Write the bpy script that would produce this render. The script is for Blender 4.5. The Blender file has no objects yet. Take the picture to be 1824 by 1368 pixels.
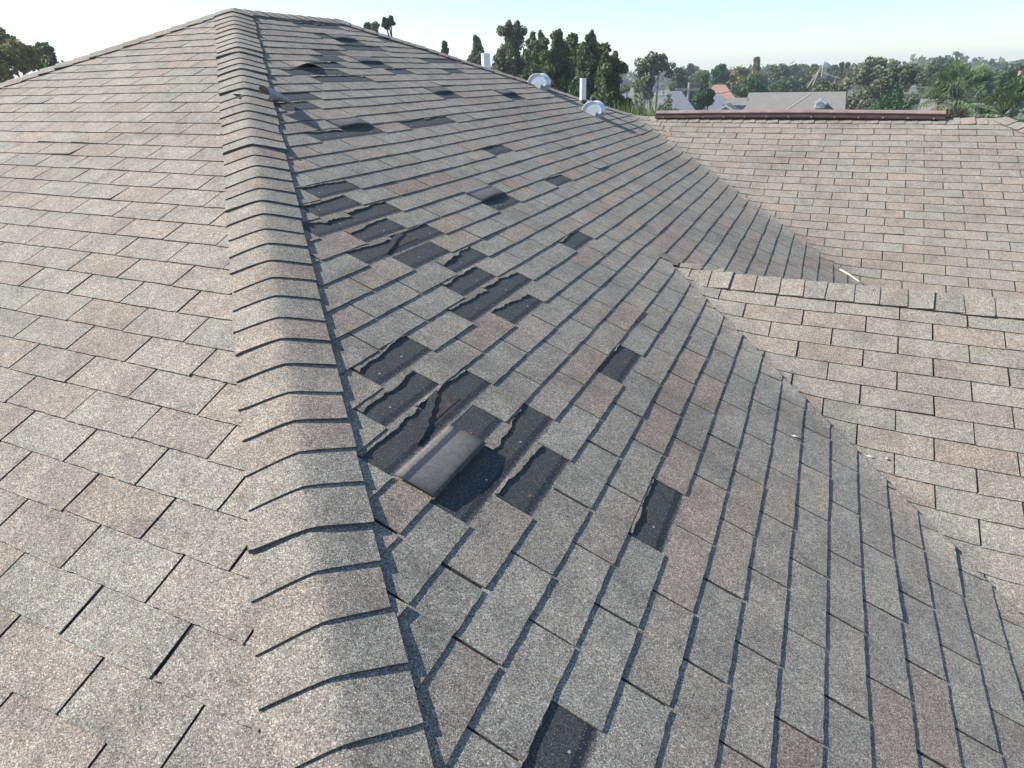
import bpy, bmesh, math, random
from mathutils import Vector, Matrix, noise
random.seed(7)
S = bpy.context.scene
COL = S.collection
rad = math.radians

# ------------------------------------------------------------------ camera
CAM = Vector((1.51227694, -1.38715238, 0.72679666))
YAW, PIT, ROL = 0.42098, -0.49562, -0.02180
FPX = 1091.6653
sa, ca = math.sin(YAW), math.cos(YAW); sb, cb = math.sin(PIT), math.cos(PIT)
cg, sg = math.cos(ROL), math.sin(ROL)
FW = Vector((-sa*cb, ca*cb, sb)); R0 = Vector((ca, sa, 0)); U0 = R0.cross(FW)
RT = R0*cg + U0*sg; UP = -R0*sg + U0*cg
camd = bpy.data.cameras.new('camera'); cam = bpy.data.objects.new('camera', camd); COL.objects.link(cam)
m = Matrix((RT, UP, -FW)).transposed().to_4x4(); m.translation = CAM
cam.matrix_world = m
camd.sensor_width = 36; camd.lens = FPX/1824*36
camd.shift_x = -35.8028/1824; camd.shift_y = 43.68/1824
camd.clip_start = 0.05; camd.clip_end = 3000
S.camera = cam

# ------------------------------------------------------------------ light
SUN_EL = rad(37.0); SUN_AZ = rad(10)          # sun stands towards -X, a little towards -Y
sdir = Vector((-math.cos(SUN_EL)*math.cos(SUN_AZ), -math.cos(SUN_EL)*math.sin(SUN_AZ), math.sin(SUN_EL)))
sl = bpy.data.lights.new('sun', 'SUN'); sl.energy = 5.0; sl.angle = rad(0.6); sl.color = (1.0, 0.945, 0.86)
so = bpy.data.objects.new('sun', sl); COL.objects.link(so)
so.rotation_euler = sdir.to_track_quat('Z', 'Y').to_euler(); so.location = (-20, -5, 20)
W = bpy.data.worlds.new('World'); S.world = W; W.use_nodes = True
wn = W.node_tree.nodes; wl = W.node_tree.links
sky = wn.new('ShaderNodeTexSky'); sky.sky_type = 'NISHITA'; sky.sun_disc = False
sky.sun_elevation = SUN_EL
sky.sun_rotation = math.atan2(sdir.x, sdir.y)
sky.air_density = 1.0; sky.dust_density = 0.15; sky.ozone_density = 1.6; sky.altitude = 0
bg = wn['Background']; bg.inputs['Strength'].default_value = 0.098
bal = wn.new('ShaderNodeMix'); bal.data_type = 'RGBA'; bal.blend_type = 'MULTIPLY'; bal.inputs[0].default_value = 1.0
bal.inputs[7].default_value = (0.93, 0.985, 1.03, 1)       # cooler camera white balance for the whole sky
wl.new(sky.outputs[0], bal.inputs[6]); wl.new(bal.outputs[2], bg.inputs['Color'])
S.view_settings.view_transform = 'Standard'; S.view_settings.look = 'None'
S.view_settings.exposure = 0.96; S.view_settings.gamma = 1
S.render.resolution_x = 1024; S.render.resolution_y = 768
S.render.engine = 'CYCLES'

# ------------------------------------------------------------------ helpers
def ray(px, py):
    return (FW + RT*((px-912-35.80)/FPX) - UP*((py-684-43.68)/FPX))
def far_at(px, py, dist):                      # point seen at photo pixel, at a horizontal distance
    d = ray(px, py); h = math.hypot(d.x, d.y)
    return CAM + d*(dist/h)
def tag(o, label=None, cat=None, group=None, kind=None):
    if label: o['label'] = label
    if cat: o['category'] = cat
    if group: o['group'] = group
    if kind: o['kind'] = kind
    return o
def empty(name, loc=(0,0,0), parent=None):
    o = bpy.data.objects.new(name, None); COL.objects.link(o); o.location = loc
    if parent: o.parent = parent
    return o
class MB:
    def __init__(s): s.v=[]; s.f=[]; s.c=[]; s.uv=[]; s.mi=[]
    def vert(s, p, c=(0,0,0,1)): s.v.append(tuple(p)); s.c.append(c); return len(s.v)-1
    def face(s, idx, mi=0): s.f.append(tuple(idx)); s.mi.append(mi)
    def quad(s, a, b, c, d, col=(0,0,0,1), mi=0):
        i=len(s.v); s.v += [tuple(a),tuple(b),tuple(c),tuple(d)]; s.c += [col]*4; s.f.append((i,i+1,i+2,i+3)); s.mi.append(mi)
    def box(s, c, h, ax=None, col=(0,0,0,1), mi=0):
        c=Vector(c); X,Y,Z = ax if ax else (Vector((1,0,0)),Vector((0,1,0)),Vector((0,0,1)))
        P=[c+X*(h[0]*i)+Y*(h[1]*j)+Z*(h[2]*k) for i in(-1,1) for j in(-1,1) for k in(-1,1)]
        b=len(s.v); s.v += [tuple(p) for p in P]; s.c += [col]*8
        for q in ((0,1,3,2),(4,6,7,5),(0,4,5,1),(2,3,7,6),(0,2,6,4),(1,5,7,3)):
            s.f.append(tuple(b+x for x in q)); s.mi.append(mi)
    def tube(s, pts, rads, n=8, cap=True, col=(0,0,0,1), mi=0):
        pts=[Vector(p) for p in pts]; rings=[]
        for i,p in enumerate(pts):
            d=(pts[min(i+1,len(pts)-1)]-pts[max(i-1,0)]).normalized()
            a=d.cross(Vector((0,0,1)));
            if a.length<1e-3: a=d.cross(Vector((1,0,0)))
            a.normalize(); b=d.cross(a); r=rads[i] if isinstance(rads,(list,tuple)) else rads
            rings.append([s.vert(p+(a*math.cos(2*math.pi*k/n)+b*math.sin(2*math.pi*k/n))*r, col) for k in range(n)])
        for A,B in zip(rings,rings[1:]):
            for k in range(n): s.face((A[k],A[(k+1)%n],B[(k+1)%n],B[k]),mi)
        if cap: s.face(rings[0][::-1],mi); s.face(rings[-1],mi)
    def build(s, name, mats, parent=None, smooth=False, clips=None, recalc=False):
        me=bpy.data.meshes.new(name); me.from_pydata(s.v,[],s.f)
        at=me.color_attributes.new('tint','FLOAT_COLOR','POINT')
        at.data.foreach_set('color',[x for c in s.c for x in c])
        if s.uv:
            ul=me.uv_layers.new(name='UVMap')
            for l in me.loops: ul.data[l.index].uv=s.uv[l.vertex_index]
        if not isinstance(mats,(list,tuple)): mats=[mats]
        for m_ in mats: me.materials.append(m_)
        me.polygons.foreach_set('material_index',s.mi)
        if smooth: me.polygons.foreach_set('use_smooth',[True]*len(me.polygons))
        if clips or recalc:
            bm=bmesh.new(); bm.from_mesh(me)
            for co,no in (clips or []):
                bmesh.ops.bisect_plane(bm,geom=bm.verts[:]+bm.edges[:]+bm.faces[:],plane_co=co,plane_no=no,clear_outer=True,dist=1e-6)
            if recalc: bmesh.ops.recalc_face_normals(bm,faces=bm.faces[:])
            bm.to_mesh(me); bm.free()
        me.update()
        o=bpy.data.objects.new(name,me); COL.objects.link(o)
        if parent: o.parent=parent; o.matrix_parent_inverse=Matrix.Translation(-Vector(parent.location))
        return o

# ------------------------------------------------------------------ materials
def newmat(name):
    m_=bpy.data.materials.new(name); m_.use_nodes=True; nt=m_.node_tree
    return m_, nt, nt.nodes['Principled BSDF']
def N(nt, t, **k):
    n=nt.nodes.new(t)
    for a,b in k.items(): setattr(n,a,b)
    return n
def ramp(nt, stops, interp='LINEAR'):
    r=N(nt,'ShaderNodeValToRGB'); r.color_ramp.interpolation=interp; e=r.color_ramp.elements
    while len(e)<len(stops): e.new(0.5)
    for i,(p,c) in enumerate(stops): e[i].position=p; e[i].color=(c[0],c[1],c[2],1)
    return r
def mixc(nt, mode, fac, a, b):
    n=N(nt,'ShaderNodeMix',data_type='RGBA',blend_type=mode)
    for sock,v in ((0,fac),(6,a),(7,b)):
        if isinstance(v,(int,float)): n.inputs[sock].default_value=v
        elif isinstance(v,tuple): n.inputs[sock].default_value=(v[0],v[1],v[2],1)
        else: nt.links.new(v,n.inputs[sock])
    return n.outputs[2]
def simple(name, col, rough=0.6, metal=0.0, nscale=0, namt=0.15, bump=0.0):
    m_,nt,b=newmat(name); b.inputs['Roughness'].default_value=rough; b.inputs['Metallic'].default_value=metal
    if nscale:
        tc=N(nt,'ShaderNodeTexCoord'); no=N(nt,'ShaderNodeTexNoise'); no.inputs['Scale'].default_value=nscale; no.inputs['Detail'].default_value=6
        nt.links.new(tc.outputs['Object'],no.inputs['Vector'])
        r=ramp(nt,[(0.3,tuple(c*(1-namt) for c in col)),(0.7,tuple(min(1,c*(1+namt)) for c in col))])
        nt.links.new(no.outputs['Fac'],r.inputs['Fac']); nt.links.new(r.outputs[0],b.inputs['Base Color'])
        if bump:
            bp=N(nt,'ShaderNodeBump'); bp.inputs['Strength'].default_value=bump; bp.inputs['Distance'].default_value=0.01
            nt.links.new(no.outputs['Fac'],bp.inputs['Height']); nt.links.new(bp.outputs[0],b.inputs['Normal'])
    else: b.inputs['Base Color'].default_value=(*col,1)
    return m_

def granules(nt, tc, scale=430.0):
    """speckled mineral granule colour + bump height"""
    mp=N(nt,'ShaderNodeMapping'); nt.links.new(tc,mp.inputs['Vector'])
    vo=N(nt,'ShaderNodeTexVoronoi'); vo.inputs['Scale'].default_value=scale; nt.links.new(mp.outputs[0],vo.inputs['Vector'])
    sep=N(nt,'ShaderNodeSeparateColor'); nt.links.new(vo.outputs['Color'],sep.inputs[0])
    r=ramp(nt,[(0,(.035,.037,.042)),(.17,(.13,.10,.085)),(.33,(.20,.195,.18)),(.52,(.30,.285,.255)),(.73,(.25,.17,.13)),(.79,(.34,.36,.33)),(.92,(.60,.58,.53))],'CONSTANT')
    nt.links.new(sep.outputs[0],r.inputs['Fac'])
    return r.outputs[0], vo.outputs['Distance'], sep.outputs[1]

def shingle_mat():
    m_,nt,b=newmat('asphalt_shingle')
    geo=N(nt,'ShaderNodeNewGeometry'); at=N(nt,'ShaderNodeAttribute',attribute_name='tint')
    sep=N(nt,'ShaderNodeSeparateColor'); nt.links.new(at.outputs['Color'],sep.inputs[0])
    g,h,rn=granules(nt,geo.outputs['Position'])
    # broad per-tab blend: grey-green to red-brown
    hue=ramp(nt,[(0,(.945,.945,.89)),(.35,(.965,.942,.875)),(.62,(.985,.925,.845)),(1,(1.01,.89,.80))])
    nt.links.new(sep.outputs[1],hue.inputs['Fac'])
    g=mixc(nt,'MIX',.28,g,(.285,.268,.245))
    c=mixc(nt,'MULTIPLY',1.0,g,hue.outputs[0])
    no=N(nt,'ShaderNodeTexNoise'); no.inputs['Scale'].default_value=9; no.inputs['Detail'].default_value=5; no.inputs['Roughness'].default_value=.65
    nt.links.new(geo.outputs['Position'],no.inputs['Vector'])
    nr=ramp(nt,[(.3,(.80,.80,.81)),(.5,(1,1,1)),(.7,(1.16,1.15,1.12))]); nt.links.new(no.outputs['Fac'],nr.inputs['Fac'])
    c=mixc(nt,'MULTIPLY',1.0,c,nr.outputs[0])
    n2=N(nt,'ShaderNodeTexNoise'); n2.inputs['Scale'].default_value=60; n2.inputs['Detail'].default_value=4
    nt.links.new(geo.outputs['Position'],n2.inputs['Vector'])
    nr2=ramp(nt,[(.3,(.84,.84,.85)),(.7,(1.14,1.14,1.13))]); nt.links.new(n2.outputs['Fac'],nr2.inputs['Fac'])
    c=mixc(nt,'MULTIPLY',1.0,c,nr2.outputs[0])
    n3=N(nt,'ShaderNodeTexNoise'); n3.inputs['Scale'].default_value=1.1; n3.inputs['Detail'].default_value=7; n3.inputs['Roughness'].default_value=.6
    nt.links.new(geo.outputs['Position'],n3.inputs['Vector'])
    nr3=ramp(nt,[(.34,(.86,.855,.85)),(.5,(1,1,1)),(.66,(1.07,1.06,1.04))]); nt.links.new(n3.outputs['Fac'],nr3.inputs['Fac'])
    c=mixc(nt,'MULTIPLY',1.0,c,nr3.outputs[0])
    br=N(nt,'ShaderNodeMath',operation='MULTIPLY_ADD'); nt.links.new(sep.outputs[0],br.inputs[0]); br.inputs[1].default_value=.12; br.inputs[2].default_value=.95
    cb_=N(nt,'ShaderNodeCombineColor')
    for i in range(3): nt.links.new(br.outputs[0],cb_.inputs[i])
    c=mixc(nt,'MULTIPLY',1.0,c,cb_.outputs[0])
    c=mixc(nt,'MIX',sep.outputs[2],c,(.030,.030,.033))
    nt.links.new(c,b.inputs['Base Color']); b.inputs['Roughness'].default_value=.92
    b.inputs['Specular IOR Level'].default_value=.25
    bp=N(nt,'ShaderNodeBump'); bp.inputs['Strength'].default_value=.75; bp.inputs['Distance'].default_value=.0012
    nt.links.new(h,bp.inputs['Height']); nt.links.new(bp.outputs[0],b.inputs['Normal'])
    return m_
def headlap_mat():
    """charcoal headlap bared where a tab has gone: sealant strip low down, granules at the foot"""
    m_,nt,b=newmat('bared_headlap')
    geo=N(nt,'ShaderNodeNewGeometry'); uv=N(nt,'ShaderNodeUVMap',uv_map='UVMap')
    sx=N(nt,'ShaderNodeSeparateXYZ'); nt.links.new(uv.outputs[0],sx.inputs[0])
    no=N(nt,'ShaderNodeTexNoise'); no.inputs['Scale'].default_value=55; no.inputs['Detail'].default_value=6; nt.links.new(geo.outputs['Position'],no.inputs['Vector'])
    ad=N(nt,'ShaderNodeMath',operation='MULTIPLY_ADD'); nt.links.new(no.outputs['Fac'],ad.inputs[0]); ad.inputs[1].default_value=.12; nt.links.new(sx.outputs[1],ad.inputs[2])
    g,h,rn=granules(nt,geo.outputs['Position'])
    vo=N(nt,'ShaderNodeTexVoronoi'); vo.inputs['Scale'].default_value=520; nt.links.new(geo.outputs['Position'],vo.inputs['Vector'])
    s2=N(nt,'ShaderNodeSeparateColor'); nt.links.new(vo.outputs['Color'],s2.inputs[0])
    ch=ramp(nt,[(0,(.022,.024,.023)),(.45,(.048,.052,.049)),(.78,(.088,.095,.09)),(.975,(.17,.18,.18))],'CONSTANT'); nt.links.new(s2.outputs[0],ch.inputs['Fac'])
    band=ramp(nt,[(.80,(0,0,0)),(.83,(1,1,1)),(.945,(1,1,1)),(.975,(0,0,0))]); nt.links.new(ad.outputs[0],band.inputs['Fac'])
    st=ramp(nt,[(0,(.010,.013,.020)),(.92,(.018,.022,.030)),(.96,(.17,.18,.19))],'CONSTANT'); nt.links.new(s2.outputs[1],st.inputs['Fac'])
    bw=N(nt,'ShaderNodeRGBToBW'); nt.links.new(band.outputs[0],bw.inputs[0])
    bm_=N(nt,'ShaderNodeMath',operation='MULTIPLY'); nt.links.new(bw.outputs[0],bm_.inputs[0]); bm_.inputs[1].default_value=1.0
    c=mixc(nt,'MIX',bm_.outputs[0],ch.outputs[0],st.outputs[0])
    foot=ramp(nt,[(.95,(0,0,0)),(1.0,(1,1,1))]); a2=N(nt,'ShaderNodeMath',operation='SUBTRACT'); nt.links.new(ad.outputs[0],a2.inputs[0]); a2.inputs[1].default_value=.045
    nt.links.new(a2.outputs[0],foot.inputs['Fac']); fw=N(nt,'ShaderNodeRGBToBW'); nt.links.new(foot.outputs[0],fw.inputs[0])
    gd=mixc(nt,'MULTIPLY',1.0,g,(.75,.73,.70))
    c=mixc(nt,'MIX',fw.outputs[0],c,gd)
    nt.links.new(c,b.inputs['Base Color']); b.inputs['Roughness'].default_value=.8
    bp=N(nt,'ShaderNodeBump'); bp.inputs['Strength'].default_value=.6; bp.inputs['Distance'].default_value=.001
    nt.links.new(vo.outputs['Distance'],bp.inputs['Height']); nt.links.new(bp.outputs[0],b.inputs['Normal'])
    return m_
def underside_mat():
    m_,nt,b=newmat('tab_underside')
    uv=N(nt,'ShaderNodeUVMap',uv_map='UVMap'); sx=N(nt,'ShaderNodeSeparateXYZ'); nt.links.new(uv.outputs[0],sx.inputs[0])
    geo=N(nt,'ShaderNodeNewGeometry')
    no=N(nt,'ShaderNodeTexNoise'); no.inputs['Scale'].default_value=80; no.inputs['Detail'].default_value=8; nt.links.new(geo.outputs['Position'],no.inputs['Vector'])
    ad=N(nt,'ShaderNodeMath',operation='MULTIPLY_ADD'); nt.links.new(no.outputs['Fac'],ad.inputs[0]); ad.inputs[1].default_value=.05; nt.links.new(sx.outputs[1],ad.inputs[2])
    r=ramp(nt,[(0,(.030,.031,.031)),(.35,(.070,.070,.066)),(.79,(.112,.110,.102)),(.81,(.022,.027,.045)),(.91,(.025,.03,.05)),(.93,(.15,.135,.12)),(1,(.13,.12,.11))]); nt.links.new(ad.outputs[0],r.inputs['Fac'])  # darkest at the hinge: shading of the fold painted in; sealant strip near the butt
    nr=ramp(nt,[(.3,(.75,.75,.76)),(.7,(1.2,1.2,1.2))]); nt.links.new(no.outputs['Fac'],nr.inputs['Fac'])
    c=mixc(nt,'MULTIPLY',1.0,r.outputs[0],nr.outputs[0])
    nt.links.new(c,b.inputs['Base Color']); b.inputs['Roughness'].default_value=.55
    return m_
M_SH=shingle_mat(); M_HL=headlap_mat(); M_US=underside_mat(); M_US.node_tree.nodes['Principled BSDF'].inputs['Roughness'].default_value=.85
M_FELT=simple('old_felt',(.062,.045,.043),.9,0,40,.5,.4)
M_ROLL=simple('weathered_back',(.26,.26,.285),.42,0,60,.25,.15)
M_NAIL=simple('nail_steel',(.42,.41,.38),.4,.3)
M_RUSTNAIL=simple('rusty_nail',(.35,.14,.06),.7)
M_GALV=simple('painted_aluminium',(.62,.66,.72),.45,0,14,.12)
M_GALV_SHADE=simple('vent_throat_shaded',(.27,.31,.37),.5,0,14,.2)  # hood aluminium darkened: shade beneath the overhang put into the colour
M_PVC=simple('pvc_pipe',(.78,.80,.83),.4,0,20,.08)
M_BLK=simple('black_mastic',(.02,.02,.022),.6)
M_COP=simple('maroon_metal',(.25,.175,.155),.42,0,6,.22)
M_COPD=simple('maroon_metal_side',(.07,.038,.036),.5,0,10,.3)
M_SCREW=simple('screw_washer',(.50,.27,.20),.4,0.2)
M_WALL=simple('stucco_wall',(.55,.48,.38),.9,0,12,.08,.3)
M_TRIM=simple('white_trim',(.72,.72,.70),.6)
M_GLASS=simple('window_glass',(.03,.04,.05),.08)

# ------------------------------------------------------------------ roof geometry
T=0.4063255; PR=0.3859475; cP,sP=math.cos(PR),math.sin(PR)
EX=.127; TW=.3048
AX=-3.10; ZR=-AX*T
YW1=6.7841; H1=-2.47464; Z1=YW1*T+H1; X1=-Z1/T; XW1=3.165
YB=YW1-(X1-AX)
YW2=2.3470; H2=-1.28053; Z2=YW2*T+H2; X2=-Z2/T
EAVE=3.6; ZE=-EAVE*T; ZG=-7.1
def zR(x,y): return -x*T
def zL(x,y): return y*T
def zW1(x,y): return y*T+H1
def zW2(x,y): return y*T+H2
def zW2b(x,y): return Z2-(y-YW2)*T
def smax(a,b,k=.05): return (a+b+math.sqrt((a-b)**2+k*k))/2
def sR(x,y):
    z=smax(zR(x,y),zW1(x,y)) if y>2.9 else zR(x,y)
    return smax(z,min(zW2(x,y),zW2b(x,y)))
def sW1(x,y): return smax(zR(x,y),zW1(x,y))
def sW2(x,y): return smax(zR(x,y),zW2(x,y))
def wob(x,y):                                   # gentle sag of the old decking
    return .006*noise.noise(Vector((x*.55,y*.55,3.1)))+.0025*noise.noise(Vector((x*2.1,y*2.1,9)))

house=empty('house',(0,0,ZG))
tag(house,'foreground house under a weathered grey-brown shingled hip roof with torn and missing tabs','house')

class Slope:
    def __init__(s,O,A,D,toff,voff,surf=None,dz=0.0):
        s.O=Vector(O); s.A=Vector(A); s.D=Vector(D); s.N=s.A.cross(s.D)
        if s.N.z<0: s.N=-s.N
        s.toff=toff; s.voff=voff; s.surf=surf; s.dz=dz
    def P(s,t,v,h=0.0):
        p=s.O+s.A*((t+s.toff)*TW)+s.D*((v+s.voff)*EX)
        x,y,z=p
        if s.surf: z=s.surf(x,y)
        return Vector((x,y,z+s.dz+wob(x,y)))+s.N*h
    def Pm(s,a,V,h=0.0): return s.P(a/TW-s.toff,V/EX-s.voff,h)
def tabcol(rng):
    k=rng.random()
    g=rng.uniform(.0,.45) if k<.62 else (rng.uniform(.4,.72) if k<.84 else rng.uniform(.75,1))
    return (rng.random(),g,0,1)
def in_view_dist(p): return (p-CAM).length
def build_slope(sl,trange,vrange,odd_int,skip=(),clips=(),seed=1,inside=None,lod=True):
    """every tab of a slope as a slab of its own, all in one mesh; slots left open"""
    rng=random.Random(seed); mb=MB(); th=.0060; z0=.0012; slot=.0037
    for v in range(*vrange):
        half=0.0 if (v%2!=0)==odd_int else .5
        cj=rng.uniform(-.0015,.0015)
        for ti in range(*trange):
            t0=ti+half; t1=t0+1
            mid=sl.P((t0+t1)/2,v+.5)
            if inside and not inside(mid.x,mid.y): continue
            col=tabcol(rng); jl=rng.gauss(0,.0014); lift=abs(rng.gauss(0,.0011))+ (rng.uniform(.003,.006) if rng.random()<.05 else 0)
            tl=rng.gauss(0,.004); r_=[rng.gauss(0,1) for _ in range(8)]
            d=in_view_dist(mid)
            if lod and d<3.2: nx,ny=14,4
            elif lod and d<7: nx,ny=5,2
            else: nx,ny=4,2
            if not lod: nx,ny=1,1
            # underlayer seen through the slots, following the same surface as the tabs
            ux,uy=(nx,ny) if lod else (1,1)
            g_=[[mb.vert(sl.P(t0+(t1-t0)*i/ux,v+1.0*j/uy,-.0012),(.4,.4,1,1)) for i in range(ux+1)] for j in range(uy+1)]
            for j in range(uy):
                for i in range(ux): mb.face((g_[j][i],g_[j][i+1],g_[j+1][i+1],g_[j+1][i]))
            if (v,(t0+t1)/2) in skip: continue
            sw=slot/TW*(1+.25*r_[0])
            a0=t0+sw+.002*r_[1]; a1=t1-sw+.002*r_[2]
            rows=[]
            for j in range(ny+1):
                q=j/ny; row=[]
                for i in range(nx+1):
                    u=i/nx; tt=a0+(a1-a0)*u
                    vv=v-.06+(1.06+cj/EX)*q
                    if j==ny: vv+=(jl+tl*(u-.5)*.5)/EX+ (rng.gauss(0,.0009)/EX if nx>5 else 0)
                    hh=z0+(th-z0)*q + lift*(u if r_[3]>0 else 1-u)*q*q + (.0006*noise.noise(Vector((tt*9,vv*5,seed))) if nx>3 else 0)
                    row.append(mb.vert(sl.P(tt,vv,hh),col))
                rows.append(row)
            for A_,B_ in zip(rows,rows[1:]):
                for i in range(nx): mb.face((A_[i],A_[i+1],B_[i+1],B_[i]))
            # butt face and both side faces, darker raw edge
            ec=(col[0]*.5,col[1],.55,1)
            last=[]
            for i in range(nx+1):
                p=Vector(mb.v[rows[-1][i]]); last.append((p,p-sl.N*(th*.98+lift)))
            for i in range(nx): mb.quad(last[i][0],last[i+1][0],last[i+1][1],last[i][1],ec)
            for side in (0,-1):
                for j in range(ny):
                    p=Vector(mb.v[rows[j][side]]); q2=Vector(mb.v[rows[j+1][side]])
                    mb.quad(p,q2,q2-sl.N*(th+lift),p-sl.N*(th*.5),ec)
    return mb
def vclip(px,py,nx,ny): return ((px,py,0),(nx,ny,0))   # keeps the side away from (nx,ny)

SR=Slope((0,0,0),(0,-1,0),(cP,0,-sP),-1.60910,11.99232,sR)
SL=Slope((0,0,0),(1,0,0),(0,-cP,-sP),-.63693,3.82849,zL)
SW2=Slope((0,0,H2),(1,0,0),(0,-cP,-sP),4.67497,-19.10878,sW2,-.009)
SW1=Slope((0,0,H1),(1,0,0),(0,-cP,-sP),-1.49624,-57.67594,sW1,-.009)

# tabs gone from the main slope: (course, centre, torn depth profile or None)
def torn(seed,a,b,jag=.5):
    return (seed,a,b,jag)
MISS={(-5,-1.5):torn(1,.02,.16),(-2,1.0):torn(2,.18,.06),(-2,4.0):torn(3,.02,.05),(-5,1.5):torn(4,.06,.20),(-6,1.0):torn(5,.10,.45,1.),
(-7,1.5):None,(-8,2.0):torn(7,.22,.10,1.),(-10,1.0):torn(8,.05,.26),(-9,1.5):torn(9,.10,.36,1.),(-8,1.0):torn(10,.04,.14),
(-14,-2.0):torn(11,.03,.10),(-13,-1.5):None,(-14,-1.0):torn(12,.12,.30),(-12,-2.0):torn(13,.06,.42,1.),(-11,-1.5):torn(14,.08,.16),
(-10,-2.0):torn(15,.12,.34,1.),(-10,-1.0):torn(16,.14,.30),(-9,-1.5):torn(17,.08,.48,1.),(-18,-2.0):torn(18,.04,.26),(-17,-1.5):torn(19,.10,.22),
(-16,-2.0):torn(20,.10,.22),(-16,-1.0):torn(21,.18,.60,1.),(-15,-1.5):torn(22,.10,.26),(-10,-5.0):torn(24,.04,.22),
(-14,-8.0):torn(25,.04,.26),(-18,-8.0):torn(27,.02,.10),(-22,-4.0):torn(29,.10,.30),(-22,-8.0):torn(30,.05,.30,1.),
(-22,-7.0):torn(31,.06,.12),(-26,-5.0):torn(32,.05,.10),(-26,-4.0):torn(52,.05,.2),(-25,-4.5):torn(53,.08,.12),(-30,-8.0):torn(35,.10,.20,1.),
(-29,-6.5):torn(36,.05,.30,1.),(-29,-7.5):torn(61,.05,.20,1.),(-28,-7.0):torn(37,.10,.25,1.),(-28,-8.0):torn(38,.10,.25,1.),(-32,-9.0):torn(62,.05,.1),(-33,-11.5):torn(63,.05,.1),(-31,-8.5):None,(-33,-10.5):torn(39,.05,.1),
(-35,-10.5):torn(40,.04,.2),(-37,-10.5):torn(41,.05,.4,1.),(-37,-11.5):torn(46,.05,.4,1.),(-31,-13.5):torn(42,.04,.1),(-31,-14.5):torn(47,.04,.1),(-29,-13.5):torn(43,.04,.2),(-29,-10.5):torn(44,.05,.2),(-35,-13.5):torn(45,.05,.1)}
# tabs flipped or curled up: (course, centre): (fold back fraction, bulge, curl)
LIFT={(-6,2.0):('flip',.015),(-14,-5.0):('flip',.008),(-22,-5.0):('flip',.006),(-25,-10.5):('flip',.004),(-24,-14.0):('flip',.009),
(-30,-10.0):('flip',.004),(-30,-7.0):('arch',.030),(-34,-11.0):('flip',.004)}
skip=set(MISS)|set(LIFT)

val1=-H1/T; val2=-H2/T
inR=lambda x,y: x>AX-.3 and x+y>-.3 and (y-x)<YB-AX+.3 and x<EAVE+.2 and ((y>=2.2 and x+y<val1+.35 and y>x+1.54-.35) or (y<2.6 and x+y<val2+.35))
# split at the small wing's ridge so each piece is convex
Ng=build_slope(SR,(-25,14),(-39,14),True,skip,seed=5,inside=lambda x,y: inR(x,y))
def two_part(mb,name,clipsA,clipsB,mats):
    a=mb.build(name,mats,house,clips=clipsA); b=mb.build(name,mats,house,clips=clipsB)
    bm=bmesh.new(); bm.from_mesh(a.data); bm.from_mesh(b.data); bm.to_mesh(a.data); bm.free()
    bpy.data.objects.remove(b); return a
E1=-.012
roofR=two_part(Ng,'roof_slope',
  [vclip(AX,0,-1,0),vclip(0,0,-1,-1),vclip(AX,YB,-1,1),vclip(val1+E1,0,1,1),vclip(0,X2*0+YW2-X2,1,-1),vclip(0,YW2,0,-1)],
  [vclip(AX,0,-1,0),vclip(0,0,-1,-1),vclip(val2+E1,0,1,1),vclip(0,YW2,0,1),vclip(EAVE,0,1,0)],M_SH)
mb=build_slope(SL,(-30,16),(-31,27),True,seed=11,inside=lambda x,y: x+y<.3 and y-x<2*-AX+.3 and y>-EAVE-.2)
roofL=mb.build('roof_slope',M_SH,house,clips=[vclip(0,0,1,1),vclip(AX,-AX,-1,1),vclip(0,-EAVE,0,-1)])
mb=build_slope(SW2,(-6,22),(-2,22),False,seed=23,inside=lambda x,y: x+y>val2-.5 and y<YW2+.2)
roofW2=mb.build('roof_slope',M_SH,house,clips=[vclip(val2-.07,0,-1,-1),vclip(0,YW2,0,1),vclip(0,-.45,0,-1),vclip(7,0,1,0)])
mb=build_slope(SW1,(-6,22),(-8,24),False,seed=31,inside=lambda x,y: x+y>val1-.5 and y<YW1+.2 and y>3.5 and x-XW1<YW1-y+.3)
roofW1=mb.build('roof_slope',M_SH,house,clips=[vclip(val1-.07,0,-1,-1),vclip(0,YW1,0,1),vclip(0,3.815,0,-1),vclip(XW1,YW1,1,1)])
# slopes on the far sides
SB=Slope((AX,0,ZR),(0,1,0),(-cP,0,-sP),0,0)
XBL=2*AX-EAVE
mb=build_slope(SB,(-14,46),(0,58),True,seed=41,lod=False)
mb.build('roof_slope',M_SH,house,clips=[vclip(AX,-AX,1,-1),vclip(AX,YB,1,1),vclip(XBL,0,-1,0)])
SN=Slope((0,YB,ZR),(-1,0,0),(0,cP,-sP),0,0); YN=YB+EAVE-AX
mb=build_slope(SN,(-20,36),(0,58),True,seed=43,lod=False)
a_=mb.build('roof_slope',M_SH,house,clips=[vclip(AX,YB,-1,-1),vclip(AX,YB,1,-1),vclip(X1,0,1,0),vclip(0,YN,0,1)])
b_=mb.build('roof_slope',M_SH,house,clips=[vclip(X1,0,-1,0),vclip(0,YW1,0,-1),vclip(XW1,YW1,1,-1),vclip(0,YN,0,1)])
bm=bmesh.new(); bm.from_mesh(a_.data); bm.from_mesh(b_.data); bm.to_mesh(a_.data); bm.free(); bpy.data.objects.remove(b_)
SE=Slope((XW1,0,Z1),(0,1,0),(cP,0,-sP),0,0)
mb=build_slope(SE,(4,38),(0,34),True,seed=47,lod=False)
mb.build('roof_slope',M_SH,house,clips=[vclip(XW1,YW1,-1,1),vclip(XW1,YW1,-1,-1),vclip(XW1-(ZE-Z1)/T,0,1,0)])
SW2B=Slope((0,YW2,Z2),(-1,0,0),(0,cP,-sP),0,0)
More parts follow.
